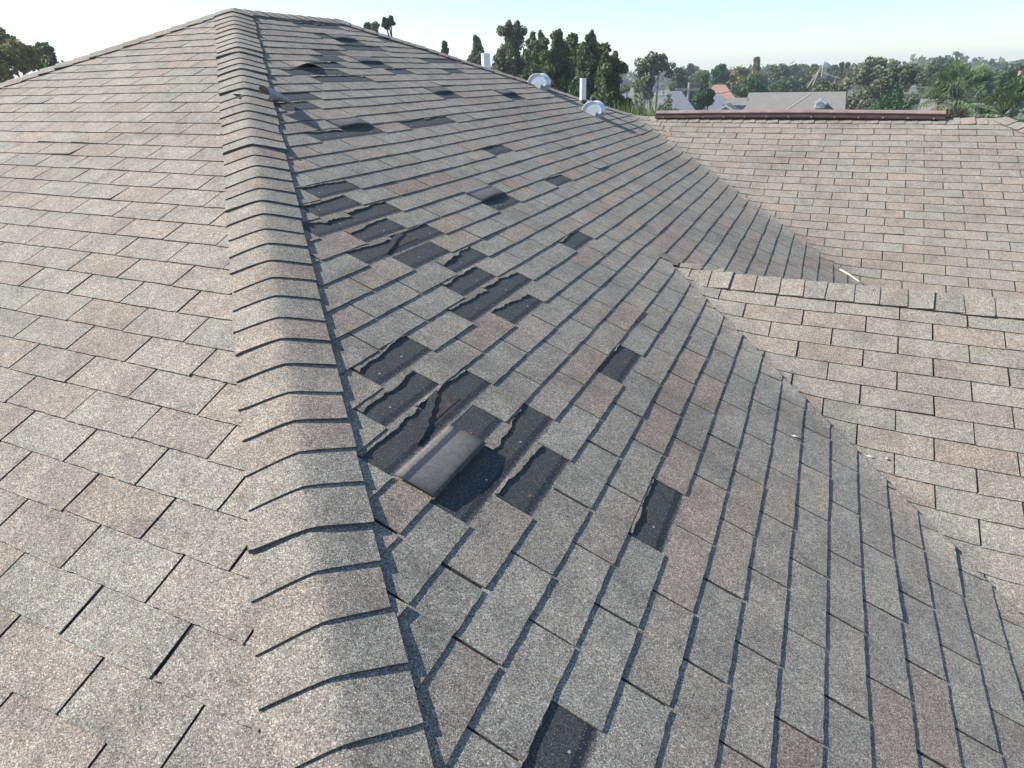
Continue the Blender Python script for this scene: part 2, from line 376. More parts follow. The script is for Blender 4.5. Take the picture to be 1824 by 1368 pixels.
mb=build_slope(SW2B,(-24,0),(0,14),True,seed=53,lod=False)
mb.build('roof_slope',M_SH,house,clips=[vclip(0,YW2-X2,-1,1),vclip(0,3.815,0,1),vclip(7,0,1,0)])

# ---- patches where tabs are gone
def frac_noise(x,seed): return noise.noise(Vector((x,seed*3.7,.3)))+.5*noise.noise(Vector((x*2.7,seed*1.9,5)))+.3*noise.noise(Vector((x*6.5,seed,8)))
nr=random.Random(99)
for (v,tc),tn in list(MISS.items())+[((k[0],k[1]),None) for k in LIFT]:
    mb=MB(); nx,ny=6,4; t0,t1=tc-.5,tc+.5
    for j in range(ny+1):
        for i in range(nx+1):
            u=i/nx; q=j/ny; mb.vert(SR.P(t0+(t1-t0)*u,v-.07+1.10*q,.0006+.0009*q)); mb.uv.append((u,q*1.04))
    for j in range(ny):
        for i in range(nx): a=j*(nx+1)+i; mb.face((a,a+1,a+nx+2,a+nx+1))
    near=(SR.P(tc,v)-CAM).length<5.0
    pt=mb.build('missing_tab_gap',M_HL,house,smooth=False)
    if near:
        for _ in range(nr.choice((1,1,2))):
            nb=MB(); c=SR.P(tc+nr.uniform(-.42,.42),v+nr.uniform(.5,.68),.0010)
            X=SR.A; Y=SR.D; n=8; r_=.0036
            ring=[nb.vert(c+(X*math.cos(k*math.pi/4)+Y*math.sin(k*math.pi/4))*r_+SR.N*.0012) for k in range(n)]
            rin=[nb.vert(c+(X*math.cos(k*math.pi/4)+Y*math.sin(k*math.pi/4))*r_) for k in range(n)]
            nb.face(ring)
            for k in range(n): nb.face((ring[k],rin[k],rin[(k+1)%n],ring[(k+1)%n]))
            o=nb.build('nail_head',M_RUSTNAIL if nr.random()<.3 else M_NAIL,pt)
    if tn:
        seed,a,b,jag=tn; mb=MB(); n=26; rng=random.Random(seed)
        top=[];bot=[];col=tabcol(rng); col=(col[0],col[1],.30,1)
        flip=rng.random()<.5
        for i in range(n+1):
            u=i/n; dep=.75*(a+(b-a)*(u if not flip else 1-u))+(.09+.10*jag)*frac_noise(u*4.2,seed)*(.4+b)+.02*noise.noise(Vector((u*31,seed,2)))
            dep=max(.004,min(.7,dep))
            tt=t0+.012+(t1-t0-.024)*u
            up=.0022+.0045*max(0,frac_noise(u*2.1+7,seed))+.0012*rng.random()
            top.append(SR.P(tt,v-.05,.0022)); bot.append(SR.P(tt,v+dep,.0022+up))
        for i in range(n):
            m1=(top[i]+bot[i])/2; m2=(top[i+1]+bot[i+1])/2
            mb.quad(top[i],top[i+1],bot[i+1],bot[i],col)
            mb.quad(bot[i],bot[i+1],bot[i+1]-SR.N*.0032,bot[i]-SR.N*.0032,(.3,.4,.35,1))
            mb.quad(top[i]-SR.N*.001,top[i+1]-SR.N*.001,bot[i+1]-SR.N*.0032,bot[i]-SR.N*.0032,(.3,.4,.6,1))
        mb.build('torn_tab_remnant',M_SH,house)

# ---- lifted tabs: sheet with thickness, granule face and paler underside
for (v,tc),(kind,bul) in LIFT.items():
    t0,t1=tc-.5+.015,tc+.5-.015; prof=[]
    if kind=='flip':      # hinged at the top of its course and folded back upslope
        base=v-.02
        for k in range(15):
            a=k/14
            if a<.30:
                w_=a/.30; prof.append((base+.07*math.sin(w_*math.pi/2)*1.0,.004+bul*(1-math.cos(w_*math.pi))/2))
            else:
                w_=(a-.30)/.70; prof.append((base+.07-1.04*w_,.006+bul*(1-.92*w_**1.8)))
        flipped=True
    elif kind=='arch':    # still laid down, bulged up in the middle of its butt
        prof=[(v-.03+1.03*k/10,.002+.004*k/10) for k in range(11)]; flipped=False
    else:                 # curled right over towards the hip
        base=v
        for k in range(17):
            a=k/16*math.pi*1.15; prof.append((base+.15*math.sin(a)*.6-.55*(k/16)**1.4+.25*(k/16),.006+bul*(1-math.cos(a))*.5)); 
        flipped=True
    mb=MB(); nx=10; rows=[]; th=.0032
    n=len(prof)
    th=.0024
    rg=random.Random(int(v*7+tc*3))
    col=tabcol(rg)
    for j,(vv,hh) in enumerate(prof):
        row=[]
        for i in range(nx+1):
            u=i/nx; h2=hh; tt=t0+(t1-t0)*u
            if kind=='arch': h2+=bul*math.sin(math.pi*min(1,max(0,u*1.1-.03)))**1.4*(j/(n-1))**1.6
            elif kind=='curl': h2+=.03*u*(j/(n-1)); tt+= .35*(j/(n-1))**1.5
            else:
                fr=j/(n-1); h2+=.010*math.sin(math.pi*u)*min(1,fr*3)*(1-fr) + .004*frac_noise(u*1.3+fr,v); h2=max(.006+.002*fr,h2)
            row.append((tt,vv+.012*frac_noise(u*1.5+3,tc)*(j/(n-1)),h2))
        rows.append(row)
    # surface normals by finite difference for thickness
    def PP(j,i): tt,vv,hh=rows[j][i]; return SR.P(tt,vv,hh)
    outer=[];inner=[]
    for j in range(n):
        ro=[];ri=[]
        for i in range(nx+1):
            p=PP(j,i); du=PP(j,min(i+1,nx))-PP(j,max(i-1,0)); dv=PP(min(j+1,n-1),i)-PP(max(j-1,0),i)
            nn=du.cross(dv); nn.normalize()
            if j<2 and nn.dot(SR.N)<0: nn=-nn
            ref=nn
            ro.append(p); ri.append((p,nn))
        outer.append(ro); inner.append(ri)
    # du x dv keeps one orientation along the sheet, so the granule side stays the granule side
    s0=inner[0][nx//2][1]; du=PP(0,1)-PP(0,0); dv=PP(1,0)-PP(0,0); sg_=1 if du.cross(dv).dot(SR.N)>0 else -1
    gi=[];ui=[]
    for j in range(n):
        g_=[];u_=[]
        for i in range(nx+1):
            p=PP(j,i); du=PP(j,min(i+1,nx))-PP(j,max(i-1,0)); dv=PP(min(j+1,n-1),i)-PP(max(j-1,0),i)
            nn=(du.cross(dv)).normalized()*sg_
            g_.append(mb.vert(p+nn*th*.5,col)); mb.uv.append((i/nx,j/(n-1)))
            u_.append(mb.vert(p-nn*th*.5,col)); mb.uv.append((i/nx,j/(n-1)))
        gi.append(g_); ui.append(u_)
    for j in range(n-1):
        for i in range(nx):
            mb.face((gi[j][i],gi[j][i+1],gi[j+1][i+1],gi[j+1][i]),0)
            mb.face((ui[j][i],ui[j+1][i],ui[j+1][i+1],ui[j][i+1]),1)
        for s_ in (0,nx): mb.face((gi[j][s_],gi[j+1][s_],ui[j+1][s_],ui[j][s_]),1)
    for i in range(nx): mb.face((gi[-1][i],gi[-1][i+1],ui[-1][i+1],ui[-1][i]),1)
    o=mb.build('lifted_tab',[M_SH,M_US],house,smooth=True)
    o['label']='shingle tab flipped back upslope showing its grey underside' if kind=='flip' else 'shingle tab bulging up off the roof'

# ---- a torn tab rolled up on itself, lying across the edge of the hip
def onRh(px,py,h):
    d=ray(px,py); n=Vector((T,0,1)).normalized(); k=(h-n.dot(CAM))/n.dot(d); return CAM+d*k
P1=onRh(471,166,.066); P2=onRh(519,184,.012); ax_=(P2-P1); sd_=ax_.cross(SR.N).normalized()
mb=MB(); rows=[]
for j in range(13):
    f=j/12; c=P1.lerp(P2,f)+SR.N*(.010*math.sin(f*math.pi)); r_=.052*(1-.75*f); row=[]
    for i in range(15):
        a=(-1.0+2.45*i/14)*math.pi*.62; rr_=r_*(1-.012*i)
        row.append((c+sd_*math.sin(a)*rr_+SR.N*math.cos(a)*rr_*.8, i/14))
    rows.append(row)
for th_ in (0,-.003):
    base=len(mb.v)
    for j,row in enumerate(rows):
        for p,u in row:
            c=P1.lerp(P2,j/12); mb.vert(p+(p-c).normalized()*th_,(.3,.3,0,1)); mb.uv.append((u,j/12*.7))
    for j in range(12):
        for i in range(14):
            a=base+j*15+i; mb.face((a,a+1,a+16,a+15),0 if th_==0 else 1)
o=mb.build('rolled_tab',[M_ROLL,M_SH],house,smooth=True); o['label']='torn shingle tab rolled into a grey tube across the hip edge'

# ---- holes through to the felt
def poly_patch(name,mat,pts,h):
    mb=MB(); idx=[mb.vert(SR.P(t,v,h)) for t,v in pts]; mb.face(idx); return mb.build(name,mat,house)
poly_patch('bared_felt',M_FELT,[(1.10,-7.93),(1.01,-7.60),(1.02,-7.35),(1.64,-7.36),(1.58,-7.46),(1.50,-7.55),(1.38,-7.66),(1.22,-7.84)],.0026)
poly_patch('torn_underlayer',M_HL,[(1.08,-7.98),(1.16,-7.88),(1.22,-7.80),(1.30,-7.74),(1.38,-7.62),(1.46,-7.58),(1.52,-7.49),(1.60,-7.47),(1.66,-7.34),(1.78,-7.30),(1.84,-7.22),(1.97,-7.20),(2.0,-7.34),(1.7,-7.52),(1.55,-7.70),(1.28,-7.95)],.0075)
poly_patch('bared_felt',M_FELT,[(-1.92,-13.82),(-1.90,-13.35),(-1.52,-13.33),(-1.19,-13.30),(-.97,-13.17),(-1.10,-13.30),(-1.28,-13.42),(-1.44,-13.58),(-1.61,-13.72)],.0026)
poly_patch('torn_underlayer',M_HL,[(-1.90,-13.93),(-1.78,-13.84),(-1.66,-13.74),(-1.52,-13.66),(-1.40,-13.50),(-1.26,-13.42),(-1.12,-13.30),(-1.0,-13.18),(-1.0,-13.40),(-1.3,-13.62),(-1.6,-13.90)],.0075)
# ---- hip and ridge caps
def cap_run(P0,P1,n1,n2,start=0.0,hw=.147,seed=1,edge=(0.005,0.0075),rr=.05,step=EX,flip=False,name='hip_cap',jit=1.0,drop=0.0):
    """caps laid from the low end P1 up to P0, each folded over the line"""
    P0=Vector(P0);P1=Vector(P1); d=(P1-P0); Ltot=d.length; d.normalize(); n1=Vector(n1).normalized(); n2=Vector(n2).normalized()
    u1=d.cross(n1); u1.normalize()
    if u1.dot(n2)>0 and u1.z>0: u1=-u1
    if u1.z>0: u1=-u1
    u2=d.cross(n2); u2.normalize()
    if u2.z>0: u2=-u2
    rng=random.Random(seed); mb=MB(); k=0; s=start; NX=14
    crest=(n1+n2).normalized()
    while s<Ltot:
        s1=min(s+step,Ltot); col=tabcol(rng); jt=rng.gauss(0,.0038)*jit; lift=abs(rng.gauss(0,.0022))*jit+(.008 if rng.random()<.12*jit else 0); sk=rng.gauss(0,.0045)*jit
        wl_=hw+rng.gauss(0,.003)*jit; wr=hw+rng.gauss(0,.003)*jit
        rows=[]
        for q in (0,.5,1):
            ss=s-.012+(s1-s+.012)*q; row=[]
            for i in range(NX+1):
                w_=-1+2*i/NX; uu=w_*(wl_ if w_<0 else wr)
                a=(uu+math.sqrt(uu*uu+rr*rr))/2; b=(-uu+math.sqrt(uu*uu+rr*rr))/2
                base=P0+d*(ss+(sk*w_+jt*(1 if abs(w_)<1 else .5))*q)
                wt=abs(w_)
                nn=(n2*(1+w_)/2+n1*(1-w_)/2).normalized()
                e_=(edge[0] if w_<0 else edge[1])*wt*wt
                hgt=.0062+(1-wt)*.016+e_+ .0055*q + lift*q*(.3+.7*(wt if (k%2==0)==(w_>0) else .3)) 
                p=base+u2*a+u1*b+nn*hgt; p.z+=wob(p.x,p.y)+drop
                row.append(mb.vert(p,col))
            rows.append(row)
        for A_,B_ in zip(rows,rows[1:]):
            for i in range(NX): mb.face((A_[i],A_[i+1],B_[i+1],B_[i]))
        ec=(col[0]*.5,col[1],.6,1)
        for i in range(NX):
            p=Vector(mb.v[rows[2][i]]); q_=Vector(mb.v[rows[2][i+1]]); nn=crest
            mb.quad(p,q_,q_-nn*(.0065+lift),p-nn*(.0065+lift),ec)
        for sd,nn in ((0,n1),(NX,n2)):
            for A_,B_ in zip(rows,rows[1:]):
                p=Vector(mb.v[A_[sd]]); q_=Vector(mb.v[B_[sd]]); mb.quad(p,q_,q_-nn*.011,p-nn*.011,ec)
        s=s1; k+=1
    return mb.build(name,M_SH,house,smooth=True)
nR=(T,0,1); nL=(0,-T,1); nN=(0,T,1); nB=(-T,0,1)
def hp(x,y,z): return Vector((x,y,z))
A_=hp(AX,-AX,ZR); B_=hp(AX,YB,ZR)
cap_run(A_,hp(EAVE,-EAVE,ZE),nL,nR,seed=3,start=0.03)
cap_run(A_,hp(AX-(EAVE-AX),-AX-(EAVE-AX),ZE),nB,nL,seed=4,edge=(.006,.004))
cap_run(B_,hp(X1,YW1,Z1),nR,nN,seed=5,edge=(.008,.004),rr=.05)
cap_run(B_,hp(XBL,YN,ZE),nN,nB,seed=6,jit=.5)
cap_run(B_,A_,nR,nB,seed=8,name='ridge_cap',edge=(.008,.004),jit=1.6)
cap_run(hp(X1-.05,YW1,Z1+.004),hp(XW1,YW1,Z1),nL,nN,seed=9,name='ridge_cap',step=.125,drop=-.013)
cap_run(hp(XW1,YW1,Z1),hp(XW1+2.2,YW1-2.2,Z1-2.2*T),nL,(T,0,1),seed=10,drop=-.004)
cap_run(hp(XW1,YW1,Z1),hp(XW1+2.2,YW1+2.2,Z1-2.2*T),(T,0,1),nN,seed=14)
cap_run(hp(X2-.02,YW2,Z2+.012),hp(7,YW2,Z2+.002),nL,nN,seed=12,name='ridge_cap',hw=.135,step=.128,edge=(.003,.003),rr=.022,drop=-.016)
# loose strip of flashing at the head of the small ridge
mb=MB(); pts=[(X2-.10,YW2+.10),(X2+.02,YW2+.07),(X2+.16,YW2+.045),(X2+.30,YW2+.03)]
for (a,b),(c,d) in zip(pts,pts[1:]):
    za,zc=zR(a,b)+.024,max(zR(c,d),Z2)+.022
    mb.quad((a,b-.045,za-.006),(c,d-.03,zc),(c,d+.02,zc+.010),(a,b+.02,za+.006),(.2,.3,.35,1))
mb.build('loose_flashing_strip',M_SH,house)
# ------------------------------------------------------------------ vents, pipes, ridge vent
def gooseneck(px,py,name='roof_vent'):
    d=ray(px,py); n=Vector(nR); k=-(n.dot(CAM)-.0)/n.dot(d); b=CAM+d*k
    root=empty(name,b,house); root.matrix_parent_inverse=Matrix.Translation((0,0,-ZG))
    X=Vector((cP,0,-sP)); Y=Vector((0,1,0)); Z=Vector((sP,0,cP)); o=b
    prof=[(.0,.0),(-.005,.045),(.005,.085),(.030,.122),(.068,.150),(.112,.162),(.155,.154),(.192,.130),(.212,.098),(.214,.072),(.200,.058),(.178,.058),(.165,.070),(.160,.0)]
    wd=.15
    mb=MB()
    for yy in (0,wd):
        idx=[mb.vert(o+X*a*.95+Z*c*.86+Y*yy) for a,c in prof]; mb.face(idx if yy==0 else idx[::-1])
    n_=len(prof)
    for i in range(n_-1): mb.face((i,i+1,n_+i+1,n_+i))
    # rolled seam round the near cheek
    mb.tube([o+X*a*.95+Z*c*.86-Y*.002 for a,c in prof[:11]],.004,6)
    mb.tube([o+X*a*.95+Z*c*.86+Y*(wd+.002) for a,c in prof[:11]],.004,6)
    h_=mb.build('hood',M_GALV,root)
    h_.parent=root; h_.matrix_parent_inverse=Matrix.Translation(-Vector(b))
    mb=MB(); mb.box(o+X*.180+Z*.026+Y*(wd/2),(.028,wd/2-.010,.027),(X,Y,Z)); t_=mb.build('throat',M_GALV_SHADE,root)
    mb=MB(); mb.box(o+X*.09+Z*.0065+Y*(wd/2),(.15,wd/2+.04,.0015),(X,Y,Z)); f_=mb.build('flange',M_SH,root)
    for q in (t_,f_): q.matrix_parent_inverse=Matrix.Translation(-Vector(b))
    return root
v1=gooseneck(940,149); v1['label']='pale metal gooseneck vent farther up the slope'
v2=gooseneck(1037,198); v2['label']='pale metal gooseneck vent in front of the white pipe'
def pipe(base,h,r,name='vent_pipe'):
    b=Vector(base); mb=MB(); n=16
    prof=[(0,r),(h,r),(h,r*.82),(h-.05,r*.82)]
    rings=[[mb.vert(b+Vector((math.cos(2*math.pi*k/n)*q,math.sin(2*math.pi*k/n)*q,z))) for k in range(n)] for z,q in prof]
    for A,B in zip(rings,rings[1:]):
        for k in range(n): mb.face((A[k],A[(k+1)%n],B[(k+1)%n],B[k]))
    mb.face(rings[-1])
    p=mb.build(name,M_PVC,house,smooth=False)
    mb=MB(); prof=[(-.03,r*2.3),(.02,r*1.5),(.05,r*1.18),(.055,r*1.02)]
    rings=[[mb.vert(b+Vector((math.cos(2*math.pi*k/n)*q,math.sin(2*math.pi*k/n)*q,z-(T*math.cos(2*math.pi*k/n)*q if i==0 else 0)))) for k in range(n)] for i,(z,q) in enumerate(prof)]
    for A,B in zip(rings,rings[1:]):
        for k in range(n): mb.face((A[k],A[(k+1)%n],B[(k+1)%n],B[k]))
    mb.build('pipe_boot',M_BLK if r<.04 else M_GALV,p,smooth=True)
    return p
pb=CAM+ray(1038,184)*(-(Vector(nR).dot(CAM))/Vector(nR).dot(ray(1038,184)))
pp=pipe(pb-Vector((0,0,.02)),.275,.036); pp['label']='white vent pipe standing beside the nearer gooseneck vent'
# bigger pipe beyond the far hip
q=far_at(866,118,9.2); zb=ZR-T*(q.y-YB)
top=far_at(866,95,9.2).z
p2=pipe((q.x,q.y,zb-.02),top-zb+.02,.058); p2['label']='wide white pipe rising behind the far hip'
# maroon ridge vent on the far ridge
xa,xb=X1+.36,X1+.36+2.98
xa=-.40; xb=2.62
rv=MB(); n=60
prof=[(-.095,-.030),(-.093,-.016),(-.070,-.006),(-.069,.014),(-.074,.022),(-.048,.040),(0,.048),(.048,.040),(.074,.022),(.069,-.006),(.093,-.016),(.095,-.030)]
rings=[]
for i in range(n+1):
    x=xa+(xb-xa)*i/n; zz=Z1+.010+.012*math.sin(math.pi*i/n)
    rings.append([rv.vert((x,YW1+a,zz+b)) for a,b in prof])
for A,B in zip(rings,rings[1:]):
    for k in range(len(prof)-1):
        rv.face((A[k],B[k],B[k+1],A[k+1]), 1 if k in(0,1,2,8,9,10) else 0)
rv.face(rings[0],1); rv.face(rings[-1][::-1],1)
rvo=rv.build('ridge_vent',[M_COP,M_COPD],house); rvo['label']='maroon metal ridge vent along the far wing ridge'
for i in range(13):
    x=xa+.10+(xb-xa-.2)*i/12; sb_=MB(); c=Vector((x,YW1-.094,Z1+.010+.012*math.sin(math.pi*i/12)-.023))
    rr_=.0085
    r1=[sb_.vert(c+Vector((math.cos(k*math.pi/4)*rr_,-.001,math.sin(k*math.pi/4)*rr_))) for k in range(8)]
    r2=[sb_.vert(c+Vector((math.cos(k*math.pi/4)*rr_*.7,-.009,math.sin(k*math.pi/4)*rr_*.7))) for k in range(8)]
    sb_.face(r2)
    for k in range(8): sb_.face((r1[k],r1[(k+1)%8],r2[(k+1)%8],r2[k]))
    sb_.build('screw',M_SCREW,rvo)

# ------------------------------------------------------------------ walls, fascia, windows under the roof
def wallbox(x0,x1,y0,y1,z0,z1):
    mb=MB(); mb.box(((x0+x1)/2,(y0+y1)/2,(z0+z1)/2),((x1-x0)/2,(y1-y0)/2,(z1-z0)/2)); return mb.build('wall',M_WALL,house)
wallbox(XBL+.5,EAVE-.5,-EAVE+.5,YN-.5,ZG-.2,ZE-.06)
wallbox(EAVE-.5+.01,6.9,-.05+.2,3.6,ZG-.2,ZE-.065)
wallbox(EAVE-.5+.02,6.2,4.2,YN-.6,ZG-.2,ZE-.07)
mb=MB(); zf=ZE-.09
for c,h in ((((XBL+EAVE)/2,-EAVE-.012,zf),((EAVE-XBL)/2,.012,.08)),((XBL-.012,(YN-EAVE)/2,zf),(.012,(YN+EAVE)/2,.08)),(((XBL+EAVE)/2,YN+.012,zf),((EAVE-XBL)/2,.012,.08)),((EAVE+.014,(-EAVE-.5)/2,zf),(.012,(EAVE-.5)/2,.08)),((5.3,-.46,zf),(1.7,.012,.08))):
    mb.box(c,h)
mb.build('fascia',M_TRIM,house)
mb=MB(); mb.box(((XBL+EAVE)/2,(YN-EAVE)/2,ZE-.035),((EAVE-XBL)/2-.03,(YN+EAVE)/2-.03,.012)); mb.build('soffit',M_TRIM,house)
def window(c,w_,h_,axis):
    fr=MB(); gl=MB(); X=Vector((1,0,0)) if axis=='y' else Vector((0,1,0)); Yv=Vector((0,1,0)) if axis=='y' else Vector((1,0,0)); c=Vector(c); Z=Vector((0,0,1))
    for s in(-1,1):
        fr.box(c+X*s*(w_/2-.03),(.03,.04,h_/2),(X,Yv,Z)); fr.box(c+Z*s*(h_/2-.03),(w_/2-.06,.038,.03),(X,Yv,Z))
    fr.box(c,(w_/2-.06,.034,.02),(X,Yv,Z))
    f=fr.build('window',M_TRIM,house); gl.box(c,(w_/2-.05,.012,h_/2-.05),(X,Yv,Z)); gl.build('pane',M_GLASS,f)
for z in (ZG+1.5,ZG+4.2):
    for x in (-8,-5,-2,1): window((x,-EAVE+.5-.01,z),1.1,1.2,'y')
    for y in (-1.8,): window((EAVE-.5+.01,y,z),1.0,1.2,'x')

# ------------------------------------------------------------------ ground and neighbourhood
def ground_mat():
    m_,nt,b=newmat('grass_ground'); geo=N(nt,'ShaderNodeNewGeometry')
    n1=N(nt,'ShaderNodeTexNoise'); n1.inputs['Scale'].default_value=.12; n1.inputs['Detail'].default_value=8; nt.links.new(geo.outputs['Position'],n1.inputs['Vector'])
    r=ramp(nt,[(.35,(.050,.080,.025)),(.5,(.085,.11,.04)),(.62,(.15,.14,.075)),(.75,(.22,.19,.13))]); nt.links.new(n1.outputs['Fac'],r.inputs['Fac'])
    nt.links.new(r.outputs[0],b.inputs['Base Color']); b.inputs['Roughness'].default_value=.95; return m_
mb=MB(); mb.quad((-890,-890,ZG),(890,-890,ZG),(890,890,ZG),(-890,890,ZG)); g=mb.build('ground',ground_mat()); tag(g,kind='structure')

def leaf_mat(name,c1,c2,c3,rough=.6):
    m_,nt,b=newmat(name); at=N(nt,'ShaderNodeAttribute',attribute_name='tint'); sep=N(nt,'ShaderNodeSeparateColor'); nt.links.new(at.outputs['Color'],sep.inputs[0])
    r=ramp(nt,[(0,c1),(.5,c2),(1,c3)]); nt.links.new(sep.outputs[0],r.inputs['Fac']); nt.links.new(r.outputs[0],b.inputs['Base Color'])
    b.inputs['Roughness'].default_value=rough; b.inputs['Specular IOR Level'].default_value=.3
    tr=N(nt,'ShaderNodeBsdfTranslucent'); nt.links.new(r.outputs[0],tr.inputs['Color']); mx=N(nt,'ShaderNodeMixShader'); mx.inputs[0].default_value=.3
    nt.links.new(b.outputs[0],mx.inputs[1]); nt.links.new(tr.outputs[0],mx.inputs[2]); nt.links.new(mx.outputs[0],nt.nodes['Material Output'].inputs['Surface'])
    return m_
LM={'dark':leaf_mat('leaf_dark',(.035,.062,.026),(.075,.115,.045),(.14,.20,.075)),
'olive':leaf_mat('leaf_olive',(.075,.095,.055),(.14,.165,.09),(.23,.26,.15)),
'mid':leaf_mat('leaf_mid',(.055,.080,.034),(.10,.14,.055),(.18,.22,.09)),
'yellow':leaf_mat('leaf_yellow',(.09,.10,.030),(.17,.17,.055),(.28,.26,.09)),
'green':leaf_mat('leaf_green',(.020,.060,.014),(.040,.11,.022),(.075,.17,.035)),
'palm':leaf_mat('leaf_palm',(.05,.085,.035),(.10,.15,.06),(.19,.25,.12),.45),
'dead':leaf_mat('leaf_dead',(.16,.09,.04),(.26,.16,.08),(.36,.25,.14)),
'reed':leaf_mat('leaf_reed',(.08,.13,.03),(.16,.22,.06),(.34,.36,.15))}
M_BARK=simple('bark',(.13,.10,.08),.9,0,6,.35,.4)
M_BARKP=simple('pale_bark',(.24,.21,.18),.9,0,6,.3,.4)

def leaves(mb,c,rx,rz,n,size,rng,up=.0,shade=0.0,elong=1.0):
    for _ in range(n):
        # shell-biased point in an ellipsoid
        while True:
            p=Vector((rng.uniform(-1,1),rng.uniform(-1,1),rng.uniform(-1,1)))
            if p.length<1: break
        L=p.length; 
        if L<.55 and rng.random()<.6: p=p/max(L,.05)*rng.uniform(.6,1)
        q=c+Vector((p.x*rx,p.y*rx,p.z*rz))
        a=Vector((rng.gauss(0,1),rng.gauss(0,1),rng.gauss(0,1)+up)).normalized(); b=a.cross(Vector((rng.gauss(0,1),rng.gauss(0,1),rng.gauss(0,1)))).normalized()
        s=size*rng.uniform(.6,1.4); tv=min(1,max(0,rng.gauss(.5+shade,.22)))
        col=(tv,0,0,1); w2=s*.45/elong
        mb.quad(q-a*s*.5*elong,q+b*w2,q+a*s*.5*elong,q-b*w2,col)

def tree(px,ytop,dist,wpx,style,mat,label,ybase=None,group='trees around the neighbourhood',name='tree',seed=None,dens=1.0,cat='tree',lf=1.0,bark=None):
    rng=random.Random(seed if seed is not None else int(px*13+ytop))
    top=far_at(px,ytop,dist); base=Vector((top.x,top.y,ZG)); H=top.z-ZG; sc=(ray(px,ytop).length)*dist/math.hypot(ray(px,ytop).x,ray(px,ytop).y)/FPX
    Wd=wpx*sc/2*.5*2   # crown radius in metres
    Wd=wpx*dist/FPX/2*.9
    root=empty(name,base); tag(root,label,cat,group)
    tr=MB(); cr=MB(); size=max(.10,dist*.0033)*lf
    lean=Vector((rng.uniform(-.3,.3),rng.uniform(-.3,.3),0))
    r0=max(.12,H*.022)
    def limb(a,b,ra,rb):
        mid=(a+b)/2+Vector((rng.gauss(0,1),rng.gauss(0,1),rng.gauss(0,.5)))*((b-a).length*.08)
        tr.tube([a,mid,b],[ra,(ra+rb)/2,rb],6,cap=False)
    if style=='broad':
        fork=base+lean+Vector((0,0,H*.34)); limb(base,fork,r0*1.3,r0)
        nb=max(7,int(10+Wd*1.2)); 
        for i in range(nb):
            an=rng.uniform(0,6.283); f=math.sqrt(rng.random()); zz=rng.uniform(.38,.95)
            env=math.sqrt(max(.05,1-((zz-.52)/.52)**2))
            c=base+Vector((math.cos(an)*Wd*.72*f*env,math.sin(an)*Wd*.72*f*env,H*zz))
            if i==0: c=base+Vector((0,0,H*.90))
            rb=Wd*rng.uniform(.26,.42); rb=min(rb,H*.16)
            if i==0: c.z=ZG+H-rb*.55
            elif i<4: c.z=max(c.z,ZG+H-rb*rng.uniform(.8,1.8)); c.x=base.x+(c.x-base.x)*.75; c.y=base.y+(c.y-base.y)*.75
            limb(fork,c,r0*.5,r0*.12)
            nn=int(330*dens*(1 if dist>40 else 1.6))
            sh=rng.uniform(-.18,.18)
            for _ in range(5):
                cc=c+Vector((rng.gauss(0,1),rng.gauss(0,1),rng.gauss(0,.7)))*rb*.5
                leaves(cr,cc,rb*.6,rb*.45,nn//5,size,rng,.2,sh)
    elif style=='spire':      # casuarina or cedar: several pointed leaders with short feathery sprays
        nl=max(1,int(round(wpx/14)))
        for i in range(nl):
            f=(i+.5)/nl*2-1 if nl>1 else 0; an=rng.uniform(0,6.28)
            hh=(H-(H*.30*abs(f)**1.3*rng.uniform(.5,1)+rng.uniform(.1,.6))) if nl>1 and abs(f)>.001+1/nl else H
            off=RT*(f*Wd*.95)+FW*rng.uniform(-.5,.5)*Wd*.7; off.z=0
            b0=base+off*.5; tp=Vector((base.x+off.x,base.y+off.y,ZG+hh))
            tr.tube([b0,(b0+tp)/2+off*.1,tp],[r0*.7,r0*.35,.02],6,cap=False)
            tap=max(1,dist/34); R_=max(Wd*.50,.45) if nl>1 else Wd*1.2
            m=int(74*dens)
            for k in range(m):
                q=.0+((k+.5)/m)**.72; z=ZG+hh*(.22+.78*q); rr_=R_*min(1.0,(1-q)*hh/(2.3*tap))**.75*rng.uniform(.35,1.35)*(1+.7*noise.noise(Vector((i*3.3+px,z*1.1,1))))+.05
                an=rng.uniform(0,6.28); c=Vector((b0.x+(tp.x-b0.x)*(.3+.7*q)+math.cos(an)*rr_*.62,b0.y+(tp.y-b0.y)*(.3+.7*q)+math.sin(an)*rr_*.62,z))
                if k%9==4:
                    c2=Vector((c.x,c.y,0))-Vector((b0.x,b0.y,0)); c2=c+c2.normalized()*rng.uniform(.15,.45)*R_ if c2.length>.01 else c
                    leaves(cr,c2,R_*.42,R_*.34,int(150*dens),size,rng,.8,rng.uniform(-.1,.25))
                leaves(cr,c,rr_*.36+.06,rr_*.42+.10,int(70*dens),size,rng,1.2,rng.uniform(-.2,.2),1.3)
    elif style=='bush':
        m=int(14+wpx*.25)
        for k in range(m):
            an=rng.uniform(0,6.28); f=math.sqrt(rng.random()); zz=rng.uniform(.1,.9); env=math.sqrt(max(.04,1-((zz-.35)/.66)**2))
            c=base+Vector((math.cos(an)*Wd*.8*f*env,math.sin(an)*Wd*.8*f*env,H*zz)); rb=min(Wd*.35,H*.2)
            tr.tube([base,(base+c)/2,c],[.08,.05,.02],5,cap=False)
            leaves(cr,c,rb,rb*.8,int(190*dens),size,rng,.2,rng.uniform(-.2,.2))
        c=base+Vector((0,0,H*.86)); leaves(cr,c,Wd*.3,H*.14,int(200*dens),size,rng)
    t_=tr.build('trunk',bark or M_BARK,root); c_=cr.build('crown',LM[mat],root)
    return root

